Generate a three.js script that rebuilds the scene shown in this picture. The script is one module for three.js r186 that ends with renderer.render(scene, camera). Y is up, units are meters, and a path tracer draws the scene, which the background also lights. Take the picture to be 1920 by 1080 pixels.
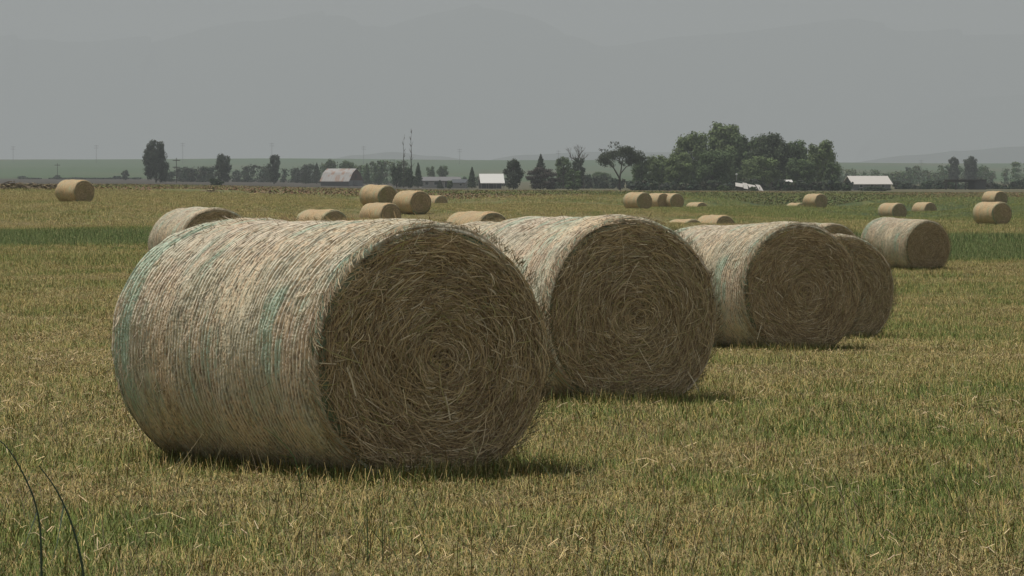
import * as THREE from 'three';
import { mergeGeometries } from 'three/addons/utils/BufferGeometryUtils.js';

// ---------------------------------------------------------------- camera, sky, sun, exposure
const F = 7967;                       // focal length in pixels of a 1920 x 1080 frame (long lens)
const HORIZON = 330;                  // image row of the level line of sight
const EYE = 1.76;
const scene = new THREE.Scene();
const camera = new THREE.PerspectiveCamera(2 * Math.atan(540 / F) * 180 / Math.PI, 1920 / 1080, 0.5, 30000);
camera.position.set(0, EYE, 0);
camera.rotation.x = -Math.atan((540 - HORIZON) / F);
scene.add(camera);

const renderer = new THREE.WebGLRenderer({ antialias: true });
renderer.toneMapping = THREE.LinearToneMapping;
renderer.toneMappingExposure = 0.9;
renderer.shadowMap.enabled = true;

const sunDir = new THREE.Vector3(-0.96 * Math.cos(1.22), Math.sin(1.22), -0.28 * Math.cos(1.22)).normalize();
{
  const w = 512, h = 256, data = new Float32Array(w * h * 4), d = new THREE.Vector3();
  for (let j = 0; j < h; j++) for (let i = 0; i < w; i++) {
    const lat = ((j + 0.5) / h - 0.5) * Math.PI, lon = ((i + 0.5) / w - 0.5) * 2 * Math.PI;
    d.set(Math.cos(lat) * Math.cos(lon), Math.sin(lat), Math.cos(lat) * Math.sin(lon));
    const up = Math.max(0, d.y), ang = Math.acos(Math.min(1, Math.max(-1, d.dot(sunDir))));
    const glow = 0.55 * Math.exp(-ang / 0.22) + 0.12 * Math.exp(-ang / 0.7);
    const k = (j * w + i) * 4, t = Math.pow(up, 0.6);
    data[k] = 0.30 - 0.05 * t + glow * 1.0;
    data[k + 1] = 0.305 - 0.03 * t + glow * 0.96;
    data[k + 2] = 0.30 + 0.02 * t + glow * 0.88;
    data[k + 3] = 1;
  }
  const sky = new THREE.DataTexture(data, w, h, THREE.RGBAFormat, THREE.FloatType);
  sky.mapping = THREE.EquirectangularReflectionMapping;
  sky.magFilter = THREE.LinearFilter; sky.minFilter = THREE.LinearFilter; sky.needsUpdate = true;
  scene.background = sky; scene.environment = sky;
}
const sun = new THREE.DirectionalLight(new THREE.Color(1.0, 0.94, 0.85), 3.4);
sun.position.copy(sunDir).multiplyScalar(200).add(new THREE.Vector3(0, 0, -60));
sun.target.position.set(0, 0, -60); scene.add(sun, sun.target);
sun.castShadow = true; sun.shadow.radius = 2; sun.shadow.mapSize.set(4096, 4096);
Object.assign(sun.shadow.camera, { left: -60, right: 60, top: 60, bottom: -60, near: 1, far: 500 });
scene.fog = new THREE.FogExp2(new THREE.Color(0.89, 0.96, 0.985), 0.000145);

// ---------------------------------------------------------------- helpers
function rng(a) { return () => { a |= 0; a = a + 0x6D2B79F5 | 0; let t = Math.imul(a ^ a >>> 15, 1 | a); t = t + Math.imul(t ^ t >>> 7, 61 | t) ^ t; return ((t ^ t >>> 14) >>> 0) / 4294967296; }; }
function hash2(i, j, s) { let h = Math.imul(i, 374761393) ^ Math.imul(j, 668265263) ^ Math.imul(s, 974634777); h = Math.imul(h ^ h >>> 13, 1274126177); return ((h ^ h >>> 16) >>> 0) / 4294967296; }
function noise(x, y, s = 0, px = 0, py = 0) {           // value noise 0..1; px, py = period (0: none)
  const i = Math.floor(x), j = Math.floor(y); let u = x - i, v = y - j; u = u * u * (3 - 2 * u); v = v * v * (3 - 2 * v);
  const w = (a, p) => p ? ((a % p) + p) % p : a;
  const a = hash2(w(i, px), w(j, py), s), b = hash2(w(i + 1, px), w(j, py), s), c = hash2(w(i, px), w(j + 1, py), s), e = hash2(w(i + 1, px), w(j + 1, py), s);
  return a + (b - a) * u + (c - a) * v + (a - b - c + e) * u * v;
}
function fbm(x, y, s = 0, o = 4) { let f = 0, a = 0.5, n = 0; for (let k = 0; k < o; k++) { f += a * noise(x, y, s + k); n += a; a *= 0.5; x *= 2.03; y *= 2.03; } return f / n; }
const clamp = (x, a = 0, b = 1) => Math.min(b, Math.max(a, x));
const smooth = (a, b, x) => { const t = clamp((x - a) / (b - a)); return t * t * (3 - 2 * t); };
const mix = (a, b, t) => a + (b - a) * t;
const mix3 = (a, b, t) => [mix(a[0], b[0], t), mix(a[1], b[1], t), mix(a[2], b[2], t)];
const used = {};
function numbered(n) { const k = used[n] = (used[n] ?? -1) + 1; return k ? `${n}_${String(k).padStart(3, '0')}` : n; }
function tag(o, label, category, group, kind) { if (label) o.userData.label = label; if (category) o.userData.category = category; if (group) o.userData.group = group; if (kind) o.userData.kind = kind; return o; }
function thing(name, label, category, pos = [0, 0, 0], group) { const g = new THREE.Group(); g.name = numbered(name); g.position.set(...pos); scene.add(g); return tag(g, label, category, group); }
function part(name, geo, mat, parent) { const m = new THREE.Mesh(geo, mat); m.name = name; m.castShadow = m.receiveShadow = true; parent.add(m); return m; }
function tex(w, h, fn, srgb = false) {                   // fn(x, y) -> [r, g, b] 0..1
  const d = new Uint8Array(w * h * 4);
  for (let j = 0; j < h; j++) for (let i = 0; i < w; i++) { const c = fn(i, j), k = (j * w + i) * 4; for (let q = 0; q < 3; q++) { let v = clamp(c[q]); if (srgb) v = v <= 0.0031308 ? v * 12.92 : 1.055 * Math.pow(v, 1 / 2.4) - 0.055; d[k + q] = Math.round(v * 255); } d[k + 3] = 255; }
  const t = new THREE.DataTexture(d, w, h); t.magFilter = THREE.LinearFilter; t.minFilter = THREE.LinearMipmapLinearFilter; t.generateMipmaps = true;
  t.wrapS = t.wrapT = THREE.RepeatWrapping; if (srgb) t.colorSpace = THREE.SRGBColorSpace; t.needsUpdate = true; return t;
}
const mat = (r, g, b, o = {}) => new THREE.MeshStandardMaterial({ color: new THREE.Color().setRGB(r, g, b), roughness: 0.9, side: THREE.DoubleSide, ...o });
class Soup {                                             // triangles with normals and vertex colours
  constructor() { this.p = []; this.n = []; this.c = []; this.i = []; }
  get count() { return this.p.length / 3; }
  v(p, n, c) { this.p.push(p[0], p[1], p[2]); this.n.push(n[0], n[1], n[2]); this.c.push(c[0], c[1], c[2]); return this.count - 1; }
  ribbon(pts, side, w0, w1, nrm, col) {                  // pts: array of [x,y,z]; flat strip tapering from w0 to w1
    const n = pts.length; let last;
    for (let k = 0; k < n; k++) {
      const w = mix(w0, w1, k / (n - 1)) / 2, q = pts[k];
      const a = this.v([q[0] - side[0] * w, q[1] - side[1] * w, q[2] - side[2] * w], nrm, col);
      const b = this.v([q[0] + side[0] * w, q[1] + side[1] * w, q[2] + side[2] * w], nrm, col);
      if (k) this.i.push(last, a, last + 1, last + 1, a, b);
      last = a;
    }
  }
  build() {
    const { p, n, i } = this;                              // winding that agrees with the normals given
    for (let k = 0; k < i.length; k += 3) {
      const a = i[k] * 3, b = i[k + 1] * 3, c = i[k + 2] * 3, N = cross([p[b] - p[a], p[b + 1] - p[a + 1], p[b + 2] - p[a + 2]], [p[c] - p[a], p[c + 1] - p[a + 1], p[c + 2] - p[a + 2]]);
      if (N[0] * (n[a] + n[b] + n[c]) + N[1] * (n[a + 1] + n[b + 1] + n[c + 1]) + N[2] * (n[a + 2] + n[b + 2] + n[c + 2]) < 0) { const t = i[k + 1]; i[k + 1] = i[k + 2]; i[k + 2] = t; }
    }
    const g = new THREE.BufferGeometry();
    g.setAttribute('position', new THREE.Float32BufferAttribute(this.p, 3)); g.setAttribute('normal', new THREE.Float32BufferAttribute(this.n, 3));
    g.setAttribute('color', new THREE.Float32BufferAttribute(this.c, 3)); g.setIndex(this.i); return g;
  }
}
const norm = (a) => { const l = Math.hypot(...a) || 1; return a.map((x) => x / l); };
const cross = (a, b) => [a[1] * b[2] - a[2] * b[1], a[2] * b[0] - a[0] * b[2], a[0] * b[1] - a[1] * b[0]];

// ---------------------------------------------------------------- lie of the land (metres relative to the eye, by distance and bearing)
const yTo = (y, d) => -(y - HORIZON) * d / F;
const DS = [0, 25, 34, 49, 59, 90, 123, 160, 200, 272, 350, 450, 600, 900, 1500, 2400, 3200, 4200, 5200, 5800, 6600];
const EL = [-1.76, -1.76, -1.78, -1.93, -2.03, -2.17, -2.26, -2.2, -2.05, yTo(382, 272), yTo(368, 350), yTo(356, 450), yTo(351, 600), yTo(346, 900), yTo(341, 1500), yTo(335, 2400), yTo(328, 3200), yTo(312, 4200), yTo(298, 5200), yTo(299, 5800), -8];
const EM = [-1.76, -1.76, -1.8, -1.98, -2.15, -2.4, -2.55, -2.65, -2.6, yTo(404, 272), yTo(390, 350), yTo(374, 450), yTo(361, 600), yTo(358, 900), yTo(352, 1500), yTo(340, 2400), yTo(329, 3200), yTo(314, 4200), yTo(299, 5200), yTo(300, 5800), -8];
const ER = [-1.76, -1.76, -1.8, -2.03, -2.3, -2.6, -2.8, -2.95, -3.05, yTo(423, 272), yTo(408, 350), yTo(388, 450), yTo(366, 600), yTo(360, 900), yTo(352, 1500), yTo(343, 2400), yTo(332, 3200), yTo(320, 4200), yTo(309, 5200), yTo(310, 5800), -8];
function baseE(d, s) {
  let k = 0; while (k < DS.length - 2 && d > DS[k + 1]) k++;
  const t = clamp((d - DS[k]) / (DS[k + 1] - DS[k]));
  const l = mix(EL[k], EL[k + 1], t), m = mix(EM[k], EM[k + 1], t), r = mix(ER[k], ER[k + 1], t);
  let e = s < 0 ? mix(m, l, smooth(0, 1, clamp(-s / 0.85, 0, 1.15))) : mix(m, r, smooth(0, 1, clamp(s / 0.9, 0, 1.15)));
  if (d > 2500) e += (noise(s * 2.3 + 7, d / 900, 5) - 0.5) * smooth(2500, 4800, d) * 5.5;
  return e;
}
// hay bales: face centre column, row of the foot of the face, height of the face in pixels, turn, tilt, length, wrap variant, label
const BH = 1.5;
const BALES = [
  [815, 899, 490, 38, 0, 2.05, 0, 'largest hay bale in the foreground, green net streaks on its top'],
  [1190, 762, 361, 38, -1.6, 1.98, 1, 'second largest hay bale, standing between the foreground bale and a third one'],
  [1507, 662, 249, 39, -1.8, 1.98, 0, 'third hay bale of the row, pale stalks sticking out of its round end'],
  [1588, 641, 203, 38, -1, 1.98, 1, 'dark hay bale end peeping out behind the right of the third bale'],
  [1739, 510, 98, 41, 2.5, 2.0, 0, 'free-standing hay bale with a green-tinged top at the right'],
  [1566, 524, 106, 38, 0, 2.0, 1, 'hay bale of which only the top shows above the dark bale end'],
  [408, 521, 132, 20, 0, 2.0, 1, 'hay bale half hidden behind the upper left of the foreground bale'],
  [628, 452, 60, 38, 0, 2.0, 0, 'hay bale of which a sliver shows above the crest of the foreground bale'],
  [733, 426, 46, 40, 0, 2.0, 1, 'half-sunk front bale of the cluster of three right of the barn'],
  [727, 389, 42, 40, 2, 2.0, 0, 'pale tilted rear bale of the cluster of three right of the barn'],
  [789, 401, 44, 36, 0, 1.9, 1, 'right-hand bale of the cluster of three, its whole end in view'],
  [828, 394, 28, 40, 0, 2.0, 0, 'small low bale just beyond the right of the cluster of three'],
  [158, 381, 44, 38, 1, 1.9, 1, 'lone hay bale at the far left in front of the dark ploughed strip'],
  [450, 386, 25, 42, 0, 2.0, 0, 'tiny low bale left of the barn, only its pale top showing'],
  [926, 470, 74, 40, 0, 2.0, 1, 'hay bale top showing in the gap between the two largest bales'],
  [1209, 393, 33, 40, 0, 1.9, 0, 'leftmost of three touching far bales in front of the grove'],
  [1245, 391, 29, 40, 0, 1.9, 1, 'middle one of three touching far bales in front of the grove'],
  [1270, 391, 29, 38, 0, 1.9, 0, 'rightmost of three touching far bales in front of the grove'],
  [1317, 405, 26, 40, 0, 1.9, 1, 'small pale half-hidden bale right of the three touching bales'],
  [1301, 454, 44, 36, -1, 2.0, 0, 'left one of two bales peeping over the second largest bale'],
  [1360, 447, 44, 40, 0, 2.0, 1, 'right one of two bales peeping over the third bale of the row'],
  [1503, 404, 24, 42, 0, 1.9, 0, 'low pale bale in front of the upright far bale below the grove edge'],
  [1519, 403, 22, 36, 0, 1.6, 1, 'dark bale end touching the right side of a low pale bale'],
  [1540, 391, 28, 40, 0, 1.9, 1, 'far bale standing clear below the right edge of the grove'],
  [1687, 412, 32, 40, 0, 2.0, 0, 'left one of two far bales behind the free-standing bale'],
  [1745, 407, 28, 42, 0, 1.9, 1, 'right one of two far bales behind the free-standing bale'],
  [1879, 421, 43, 40, 0, 2.0, 0, 'larger lower bale of the pair at the right edge'],
  [1877, 387, 29, 40, 0, 1.9, 1, 'smaller bale rising behind another one at the right edge'],
].map(([px, foot, h, turn, tilt, len, kind, label]) => {
  const d = BH * F / h, x = (px - 960) / F * d, a = Math.atan((px - 960) / F), th = turn * Math.PI / 180 - a;
  const cx = x - Math.sin(th) * len / 2, cz = -d - Math.cos(th) * len / 2;
  return { px, d, s: (px - 960) / 960, e: yTo(foot, d), th, tilt: tilt * Math.PI / 180, len, kind, label, cx, cz, c: 0 };
});
BALES[2].stuck = [[-0.15, 1.36, -0.3, 1, 0.12], [-0.02, 1.40, 0.15, 1, 0.1], [0.3, 1.28, 1, -0.6, 0.16], [-0.7, 0.9, 0.9, -0.5, 0.1], [-0.42, 0.74, 0.8, -0.8, 0.1], [-0.72, 0.52, 0.9, -0.7, 0.11], [-0.62, 0.4, -0.6, -1, 0.22], [0.22, 0.74, 0.8, 0.7, 0.2], [0.05, 0.62, 1, 0.2, 0.22]];
BALES[0].stuck = [[-0.18, 1.38, 0.1, 1, 0.1], [-0.3, 1.28, 0.9, 0.3, 0.1], [0.28, 1.36, 1, -0.45, 0.12], [-0.42, 1.08, 0.7, 0.7, 0.18], [-0.5, 1.1, 0.2, 1, 0.16], [0.02, 0.6, 0.1, -1, 0.22], [-0.66, 0.7, 0.15, -1, 0.16]];
BALES[1].stuck = [[-0.1, 1.2, 1, 0.05, 0.2], [-0.45, 1.2, 0.2, 0.8, 0.08], [0.5, 0.3, 0.5, -1, 0.2]];
const corr = (x, z, d) => { let q = 0; for (const b of BALES) { const sx = 2.2 + 0.011 * b.d, sz = 4 + 0.045 * b.d, u = (x - b.cx) / sx, v = (z - b.cz) / sz, w = u * u + v * v; if (w < 9) q += b.c * Math.exp(-w); } return q; };
for (let it = 0; it < 30; it++) for (const b of BALES) { const s = b.cx / -b.cz * F / 960; b.c += 0.7 * (b.e - baseE(-b.cz, s) - corr(b.cx, b.cz)); }
function ground(x, z) {                                   // height of the land at a place
  const d = Math.hypot(x, z), front = z < 0 ? -z : 0, s = front > 0 ? clamp(x / front * F / 960, -1.3, 1.3) : x > 0 ? 1.3 : -1.3;
  const away = d > 30 ? d : 30;
  let e = baseE(z < 0 ? Math.max(front, d * 0.7) : d, s) + corr(x, z, d);
  e += (fbm(x * 0.35, z * 0.35, 31, 3) - 0.5) * 0.06 * Math.min(1, d / 10);
  if (d > 60) e += (noise(x * 0.05, z * 0.02, 33) - 0.5) * 0.16 * smooth(60, 160, d);
  return EYE + e;
}
const at = (px, d, lift = 0) => { const x = (px - 960) / F * d; return [x, ground(x, -d) + lift, -d]; };

// how green (1) or strawy (0) the sward is at a place, and how tall
function sward(x, z) {
  const d = Math.hypot(x, z), s = z < 0 ? x / -z * F / 960 : 0;
  const warp = (fbm(x * 0.08, z * 0.04, 41, 3) - 0.5) * 14;
  let g = 0.62 + (fbm(x * 0.5, z * 0.3, 42, 3) - 0.5) * 1.2 + (fbm(x * 1.9, z * 1.1, 45, 3) - 0.5) * 1.1 + (fbm(x * 0.13, z * 0.06, 47, 3) - 0.5) * 0.7;
  const a0 = mix(133, 140, (s + 1) / 2), a1 = mix(173, 222, (s + 1) / 2), dd = d + warp * 0.4;
  const strip = smooth(a0 - 3, a0 + 4, dd) * (1 - smooth(a1 - 2, a1 + 2, d + warp * 0.12));
  const strip2 = smooth(98, 104, dd) * (1 - smooth(114, 121, dd)) * (1 - smooth(-0.3, 0.2, s));
  g = mix(g, 1.25, strip); g = mix(g, 0.95, strip2 * 0.75);
  if (d > 300) g += smooth(0.15, 0.5, s) * smooth(300, 340, d) * 0.7;
  if (d > 170 && d < 420) g -= 0.2 * (1 - smooth(0.1, 0.5, s));
  return { g: clamp(g, 0, 1.3), strip, strip2 };
}
const STRAW = [0.36, 0.285, 0.12], GREEN = [0.15, 0.185, 0.045], DEEP = [0.065, 0.105, 0.032], SOIL = [0.085, 0.075, 0.05];

// ---------------------------------------------------------------- the ground: one sheet to the horizon
{
  const azs = [];                                         // bearings, dense where the lens looks
  const fa = 960 / F;
  for (let k = -130; k <= 130; k++) azs.push(Math.atan(k / 100 * fa * 1.0));
  for (const q of [0.18, 0.21, 0.25, 0.3, 0.37, 0.46, 0.58, 0.75, 0.95, 1.2, 1.5, 1.85, 2.25, 2.7]) azs.push(q, -q);
  azs.push(Math.PI); azs.sort((a, b) => a - b); azs.unshift(-Math.PI);
  const rs = [0.3, 1, 2.5, 5, 8, 11, 14]; let r = 16; while (r < 6500) { rs.push(r); r *= r < 700 ? 1.012 : 1.03; } rs.push(6600);
  const P = [], C = [], U = [], I = [], W = azs.length;
  for (const d of rs) for (const a of azs) {
    const x = Math.sin(a) * d, z = -Math.cos(a) * d, y = ground(x, z);
    P.push(x, y, z); U.push(x / 2.7, z / 2.7);
    const s = z < 0 ? x / -z * F / 960 : 0;
    let c;
    if (d < 640) {
      const w = sward(x, z), far = smooth(60, 260, d);
      const under = mix3(mix3(SOIL, STRAW, 0.3), GREEN, clamp(w.g) * 0.5);
      const top = w.g > 1 ? mix3(GREEN, DEEP, (w.g - 1) / 0.3) : mix3(mix3(STRAW, SOIL, 0.25), GREEN, w.g);
      c = mix3(under, top, far);
    } else {
      const n = fbm(x * 0.01, z * 0.004, 51, 3);
      const plough = [0.075, 0.066, 0.05], pasture = [0.09, 0.14, 0.05], dry = [0.15, 0.14, 0.065], rough = [0.14, 0.135, 0.065];
      c = mix3(rough, plough, smooth(0.12, -0.3, s) * smooth(640, 780, d));
      c = mix3(c, mix3([0.055, 0.14, 0.04], [0.08, 0.125, 0.04], n), smooth(2300, 2600, d + (n - 0.5) * 500));
      c = mix3(c, dry, smooth(0.55, 0.75, n) * smooth(2500, 3200, d) * 0.5);
    }
    C.push(...c);
  }
  for (let j = 0; j + 1 < rs.length; j++) for (let i = 0; i + 1 < W; i++) { const a = j * W + i, b = a + 1, c = a + W, d = c + 1; I.push(a, b, c, b, d, c); }
  const g = new THREE.BufferGeometry();
  g.setAttribute('position', new THREE.Float32BufferAttribute(P, 3)); g.setAttribute('color', new THREE.Float32BufferAttribute(C, 3)); g.setAttribute('uv', new THREE.Float32BufferAttribute(U, 2));
  g.setIndex(I); g.computeVertexNormals();
  const soilMap = tex(512, 512, (x, y) => { const n = 0.45 * noise(x / 4, y / 4, 61, 128, 128) + 0.3 * noise(x / 16, y / 16, 62, 32, 32) + 0.25 * noise(x / 64, y / 64, 63, 8, 8), v = 0.62 + 0.6 * (n - 0.3); return [v, v * 0.98, v * 0.94]; });
  const m = new THREE.MeshStandardMaterial({ vertexColors: true, roughness: 1, map: soilMap, bumpMap: soilMap, bumpScale: 0.03, side: THREE.DoubleSide });
  const o = part('field_ground', g, m, scene); tag(o, 'mown hay field running back to green rolling pasture', 'ground', null, 'structure');
}

// ---------------------------------------------------------------- mountains in the haze
function ridge(name, label, D, depth, pts, seed, col, rough) {     // pts: image column, row of the crest
  const n = 220, m = 16, P = [], I = [], x0 = pts[0][0], x1 = pts[pts.length - 1][0];
  for (let j = 0; j <= m; j++) for (let i = 0; i <= n; i++) {
    const px = mix(x0, x1, i / n); let k = 0; while (k < pts.length - 2 && px > pts[k + 1][0]) k++;
    const t = smooth(0, 1, (px - pts[k][0]) / (pts[k + 1][0] - pts[k][0]));
    const crest = (HORIZON - mix(pts[k][1], pts[k + 1][1], t)) / F * D + EYE;
    const q = j / m, prof = q < 0.7 ? Math.pow(q / 0.7, 1.25) : Math.cos((q - 0.7) / 0.3 * Math.PI / 2);
    const dd = D + (q - 0.7) * depth, spur = (fbm(px * 0.012 + q * 1.5, q * 3, seed, 4) - 0.5);
    const x = (px - 960) / F * D + spur * depth * 0.1, y = -30 + (crest + 30) * prof * (1 + spur * rough * (q < 0.65 ? 1 : 0.25 + 0.75 * (1 - q)));
    P.push(x, y, -dd);
  }
  for (let j = 0; j < m; j++) for (let i = 0; i < n; i++) { const a = j * (n + 1) + i; I.push(a, a + 1, a + n + 1, a + 1, a + n + 2, a + n + 1); }
  const g = new THREE.BufferGeometry(); g.setAttribute('position', new THREE.Float32BufferAttribute(P, 3)); g.setIndex(I); g.computeVertexNormals();
  tag(part(name, g, mat(...col), scene), label, 'mountain', null, 'structure');
}
ridge('mountain_range', 'pale high mountain range almost lost in the haze', 20500, 3300, [[-1500, 120], [-600, 40], [-200, 95], [60, 60], [270, 72], [480, 30], [620, 22], [740, 38], [820, 18], [885, 4], [945, 22], [1060, 68], [1150, 78], [1300, 60], [1480, 45], [1600, 36], [1740, 56], [1920, 66], [2200, 30], [2700, 90], [3400, 60]], 71, [0.05, 0.065, 0.06], 0.25);
ridge('mountain_spur', 'hazy mountain spur rising at the right edge', 17800, 1900, [[1560, 318], [1680, 240], [1750, 205], [1850, 177], [1960, 174], [2200, 200], [2700, 160]], 72, [0.05, 0.07, 0.06], 0.2);
ridge('foothill', 'low blue grey foothill behind the pasture at the right', 11000, 700, [[1480, 316], [1590, 304], [1700, 290], [1800, 281], [1920, 272], [2150, 268], [2500, 300]], 73, [0.05, 0.07, 0.055], 0.12);
ridge('foothill_001', 'low blue grey foothill behind the white-roofed shed', 11000, 700, [[560, 318], [660, 290], [730, 284], [800, 292], [900, 300], [1000, 288], [1100, 284], [1250, 284], [1420, 296], [1500, 316]], 74, [0.05, 0.07, 0.055], 0.12);

// ---------------------------------------------------------------- hay bales
const RA = 0.872, RB = 0.778;
function rim(phi) { const x = RA * Math.cos(phi); let y = RB + RB * Math.sin(phi); const f = 0.045; if (y < 3 * f) y = f + (2 * f) * Math.pow(clamp(y / (3 * f)), 1.6); return [x, y - f]; }
const RINGS = 66;
const ringPhase = (u, v, s) => v * RINGS + 1.1 * noise(u * 5, v * 4, s, 5) + 0.22 * noise(u * 22, v * 22, s + 1, 22);
const strandOn = (u, v, s) => { const n = noise(u * 26, Math.floor(ringPhase(u, v, s)) * 0.7, s + 2, 26), m = noise(u * 7, v * 7, s + 9, 7); return smooth(0.35, 0.7, n * 0.55 + m * 0.6); };
const fibre = (u, v, s) => 0.5 * noise(u * 150, v * 420, s + 3, 150) + 0.3 * noise(u * 330, v * 640, s + 4, 330) + 0.2 * noise(u * 60 + v * 90, v * 200, s + 5, 0);
function barrelMaps(s) {
  const W = 2048, H = 1024, bump = new Float32Array(W * H);
  const map = tex(W, H, (i, j) => {
    const u = i / W, v = j / H, ph = ringPhase(u, v, s), ridgeH = 0.5 + 0.5 * Math.cos(2 * Math.PI * ph), on = strandOn(u, v, s), f = fibre(u, v, s), f2 = noise(u * 520, v * 230, s + 6, 520);
    const patch = fbm(u * 9, v * 5, s + 7, 3), blotch = noise(u * 36, v * 26, s + 8, 36);
    bump[j * W + i] = clamp(0.15 + 0.45 * ridgeH * (0.35 + 0.65 * on) + 0.55 * (f - 0.5) + 0.2 * (f2 - 0.5));
    let c = mix3([0.22, 0.155, 0.09], [0.76, 0.585, 0.375], smooth(0.33, 0.61, f * 0.7 + blotch * 0.16 + f2 * 0.2));
    c = mix3(c, [0.55, 0.40, 0.29], smooth(0.5, 0.7, patch) * 0.5);                      // browner, redder hay
    c = mix3(c, [0.88, 0.78, 0.58], smooth(0.56, 0.70, f) * smooth(0.4, 0.75, f2) * 0.85);  // bright straws
    c = mix3(c, [0.84, 0.76, 0.61], ridgeH * ridgeH * on * 0.6);                           // pale net strands
    c = mix3(c, [0.17, 0.125, 0.08], smooth(0.6, 0.92, 1 - ridgeH) * on * smooth(0.3, 0.6, blotch) * 0.7);
    const band = 0.9 * Math.exp(-Math.pow((v - 0.965) / 0.05, 2)) + 0.62 * Math.exp(-Math.pow((v - 0.8) / 0.07, 2)) + 0.75 * Math.exp(-Math.pow((v - 0.06) / 0.07, 2)) + 0.45 * Math.exp(-Math.pow((v - 0.2) / 0.05, 2)) + 0.18;
    const gn = fbm(u * 13 + v * 3, v * 46, s + 12, 3), gm = smooth(0.49, 0.67, gn * 0.8 + band * 0.24 + 0.05 * (patch - 0.5)) * smooth(0.36, 0.6, noise(u * 11, v * 6, s + 15, 11)) * (0.3 + 0.7 * smooth(0.35, 0.6, f2 * 0.6 + ridgeH * 0.4));
    c = mix3(c, [0.47, 0.58, 0.46], 0.3 * smooth(0.42, 0.66, noise(u * 210, v * 300, s + 16, 210) * 0.6 + noise(u * 17, v * 12, s + 17, 17) * 0.5));   // fine green threads all over
    c = mix3(c, [0.42, 0.60, 0.46], gm * 0.66);                                             // green net dye
    return c;
  }, true);
  const b = tex(W, H, (i, j) => { const x = bump[j * W + i]; return [x, x, x]; });
  return [map, b];
}
function endMaps(s) {
  const N = 1024, bump = new Float32Array(N * N);
  const map = tex(N, N, (i, j) => {
    const x = (i / N - 0.5) * 2.1, y = (j / N - 0.5) * 2.1, r = Math.hypot(x, y), a = Math.atan2(y, x) / (2 * Math.PI) + 0.5;
    const rr = r + 0.22 * (fbm(x * 2.4, y * 2.4, s, 4) - 0.5), per = 40;
    const st = 0.55 * noise(a * per, rr * 90, s + 1, per) + 0.3 * noise(a * 90, rr * 180, s + 2, 90) + 0.15 * noise(x * 60, y * 60, s + 3), lay = noise(a * 14, rr * 26, s + 4, 14), p = fbm(x * 2.5, y * 2.5, s + 5, 3);
    bump[j * N + i] = clamp(st * 0.8 + lay * 0.3);
    let c = mix3([0.20, 0.145, 0.08], [0.50, 0.38, 0.22], smooth(0.25, 0.75, st * 0.8 + lay * 0.2));
    c = mix3(c, [0.27, 0.24, 0.10], smooth(0.5, 0.7, p) * 0.45);
    const green = smooth(0.86, 0.95, r + (p - 0.5) * 0.12); c = mix3(c, [0.19, 0.29, 0.19], green * 0.7);
    return c;
  }, true);
  return [map, tex(N, N, (i, j) => { const v = bump[j * N + i]; return [v, v, v]; })];
}
function barrelGeo(nu, nv, s, len) {
  const P = [], U = [], I = [];
  const pt = (u, v) => {
    const phi = u * 2 * Math.PI, [x, y] = rim(phi), edge = Math.min(v, 1 - v) * len, deep = v < 0.5 ? 0.012 : 0.055, bev = v < 0.5 ? 0.03 : 0.10;
    const k = edge < bev ? 1 - (deep / RA) * (1 - Math.sqrt(1 - Math.pow(1 - edge / bev, 2))) : 1;
    const foot = smooth(0.0, 0.12, y);
    const dr = foot * (0.0085 * Math.cos(2 * Math.PI * ringPhase(u, v, s)) * (0.3 + 0.7 * strandOn(u, v, s)) + 0.03 * (noise(u * 16, v * 9, s + 20, 16) - 0.5) + 0.045 * (noise(u * 5, v * 3, s + 21, 5) - 0.5) + 0.012 * (noise(u * 60, v * 36, s + 22, 60) - 0.5));
    const wob = 0.035 * (noise(u * 9, v < 0.5 ? 0.5 : 7.5, s + 23, 9) - 0.5) * smooth(0.35, 0.5, Math.abs(v - 0.5));
    return [x * k + Math.cos(phi) * dr, RB - 0.045 + (y - RB + 0.045) * k + Math.sin(phi) * dr * 1, (v - 0.5) * len + wob];
  };
  for (let j = 0; j <= nv; j++) for (let i = 0; i <= nu; i++) { P.push(...pt(i / nu, j / nv)); U.push(i / nu, j / nv); }
  for (let j = 0; j < nv; j++) for (let i = 0; i < nu; i++) { const a = j * (nu + 1) + i; I.push(a, a + 1, a + nu + 1, a + 1, a + nu + 2, a + nu + 1); }
  const g = new THREE.BufferGeometry(); g.setAttribute('position', new THREE.Float32BufferAttribute(P, 3)); g.setAttribute('uv', new THREE.Float32BufferAttribute(U, 2)); g.setIndex(I); g.computeVertexNormals();
  const n = g.attributes.normal;                         // close the seam
  for (let j = 0; j <= nv; j++) { const a = j * (nu + 1), b = a + nu, v = new THREE.Vector3(n.getX(a) + n.getX(b), n.getY(a) + n.getY(b), n.getZ(a) + n.getZ(b)).normalize(); n.setXYZ(a, v.x, v.y, v.z); n.setXYZ(b, v.x, v.y, v.z); }
  return g;
}
const endZ = (r, phi, s, len) => len / 2 + 0.006 - 0.05 * smooth(0.91, 0.985, r) + 0.035 * (1 - r * r) + 0.03 * (noise(phi * 3 / Math.PI + 20, r * 9, s + 30) - 0.5) * (1 - r * r * r) - 0.05 * Math.exp(-Math.pow(r / 0.12, 2)) * 0.6;
function endPos(r, phi, s, len, sgn) { const [x, y] = rim(phi); return [x * r, RB - 0.045 + (y - RB + 0.045) * r, sgn * endZ(r, phi, s, len)]; }
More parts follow.
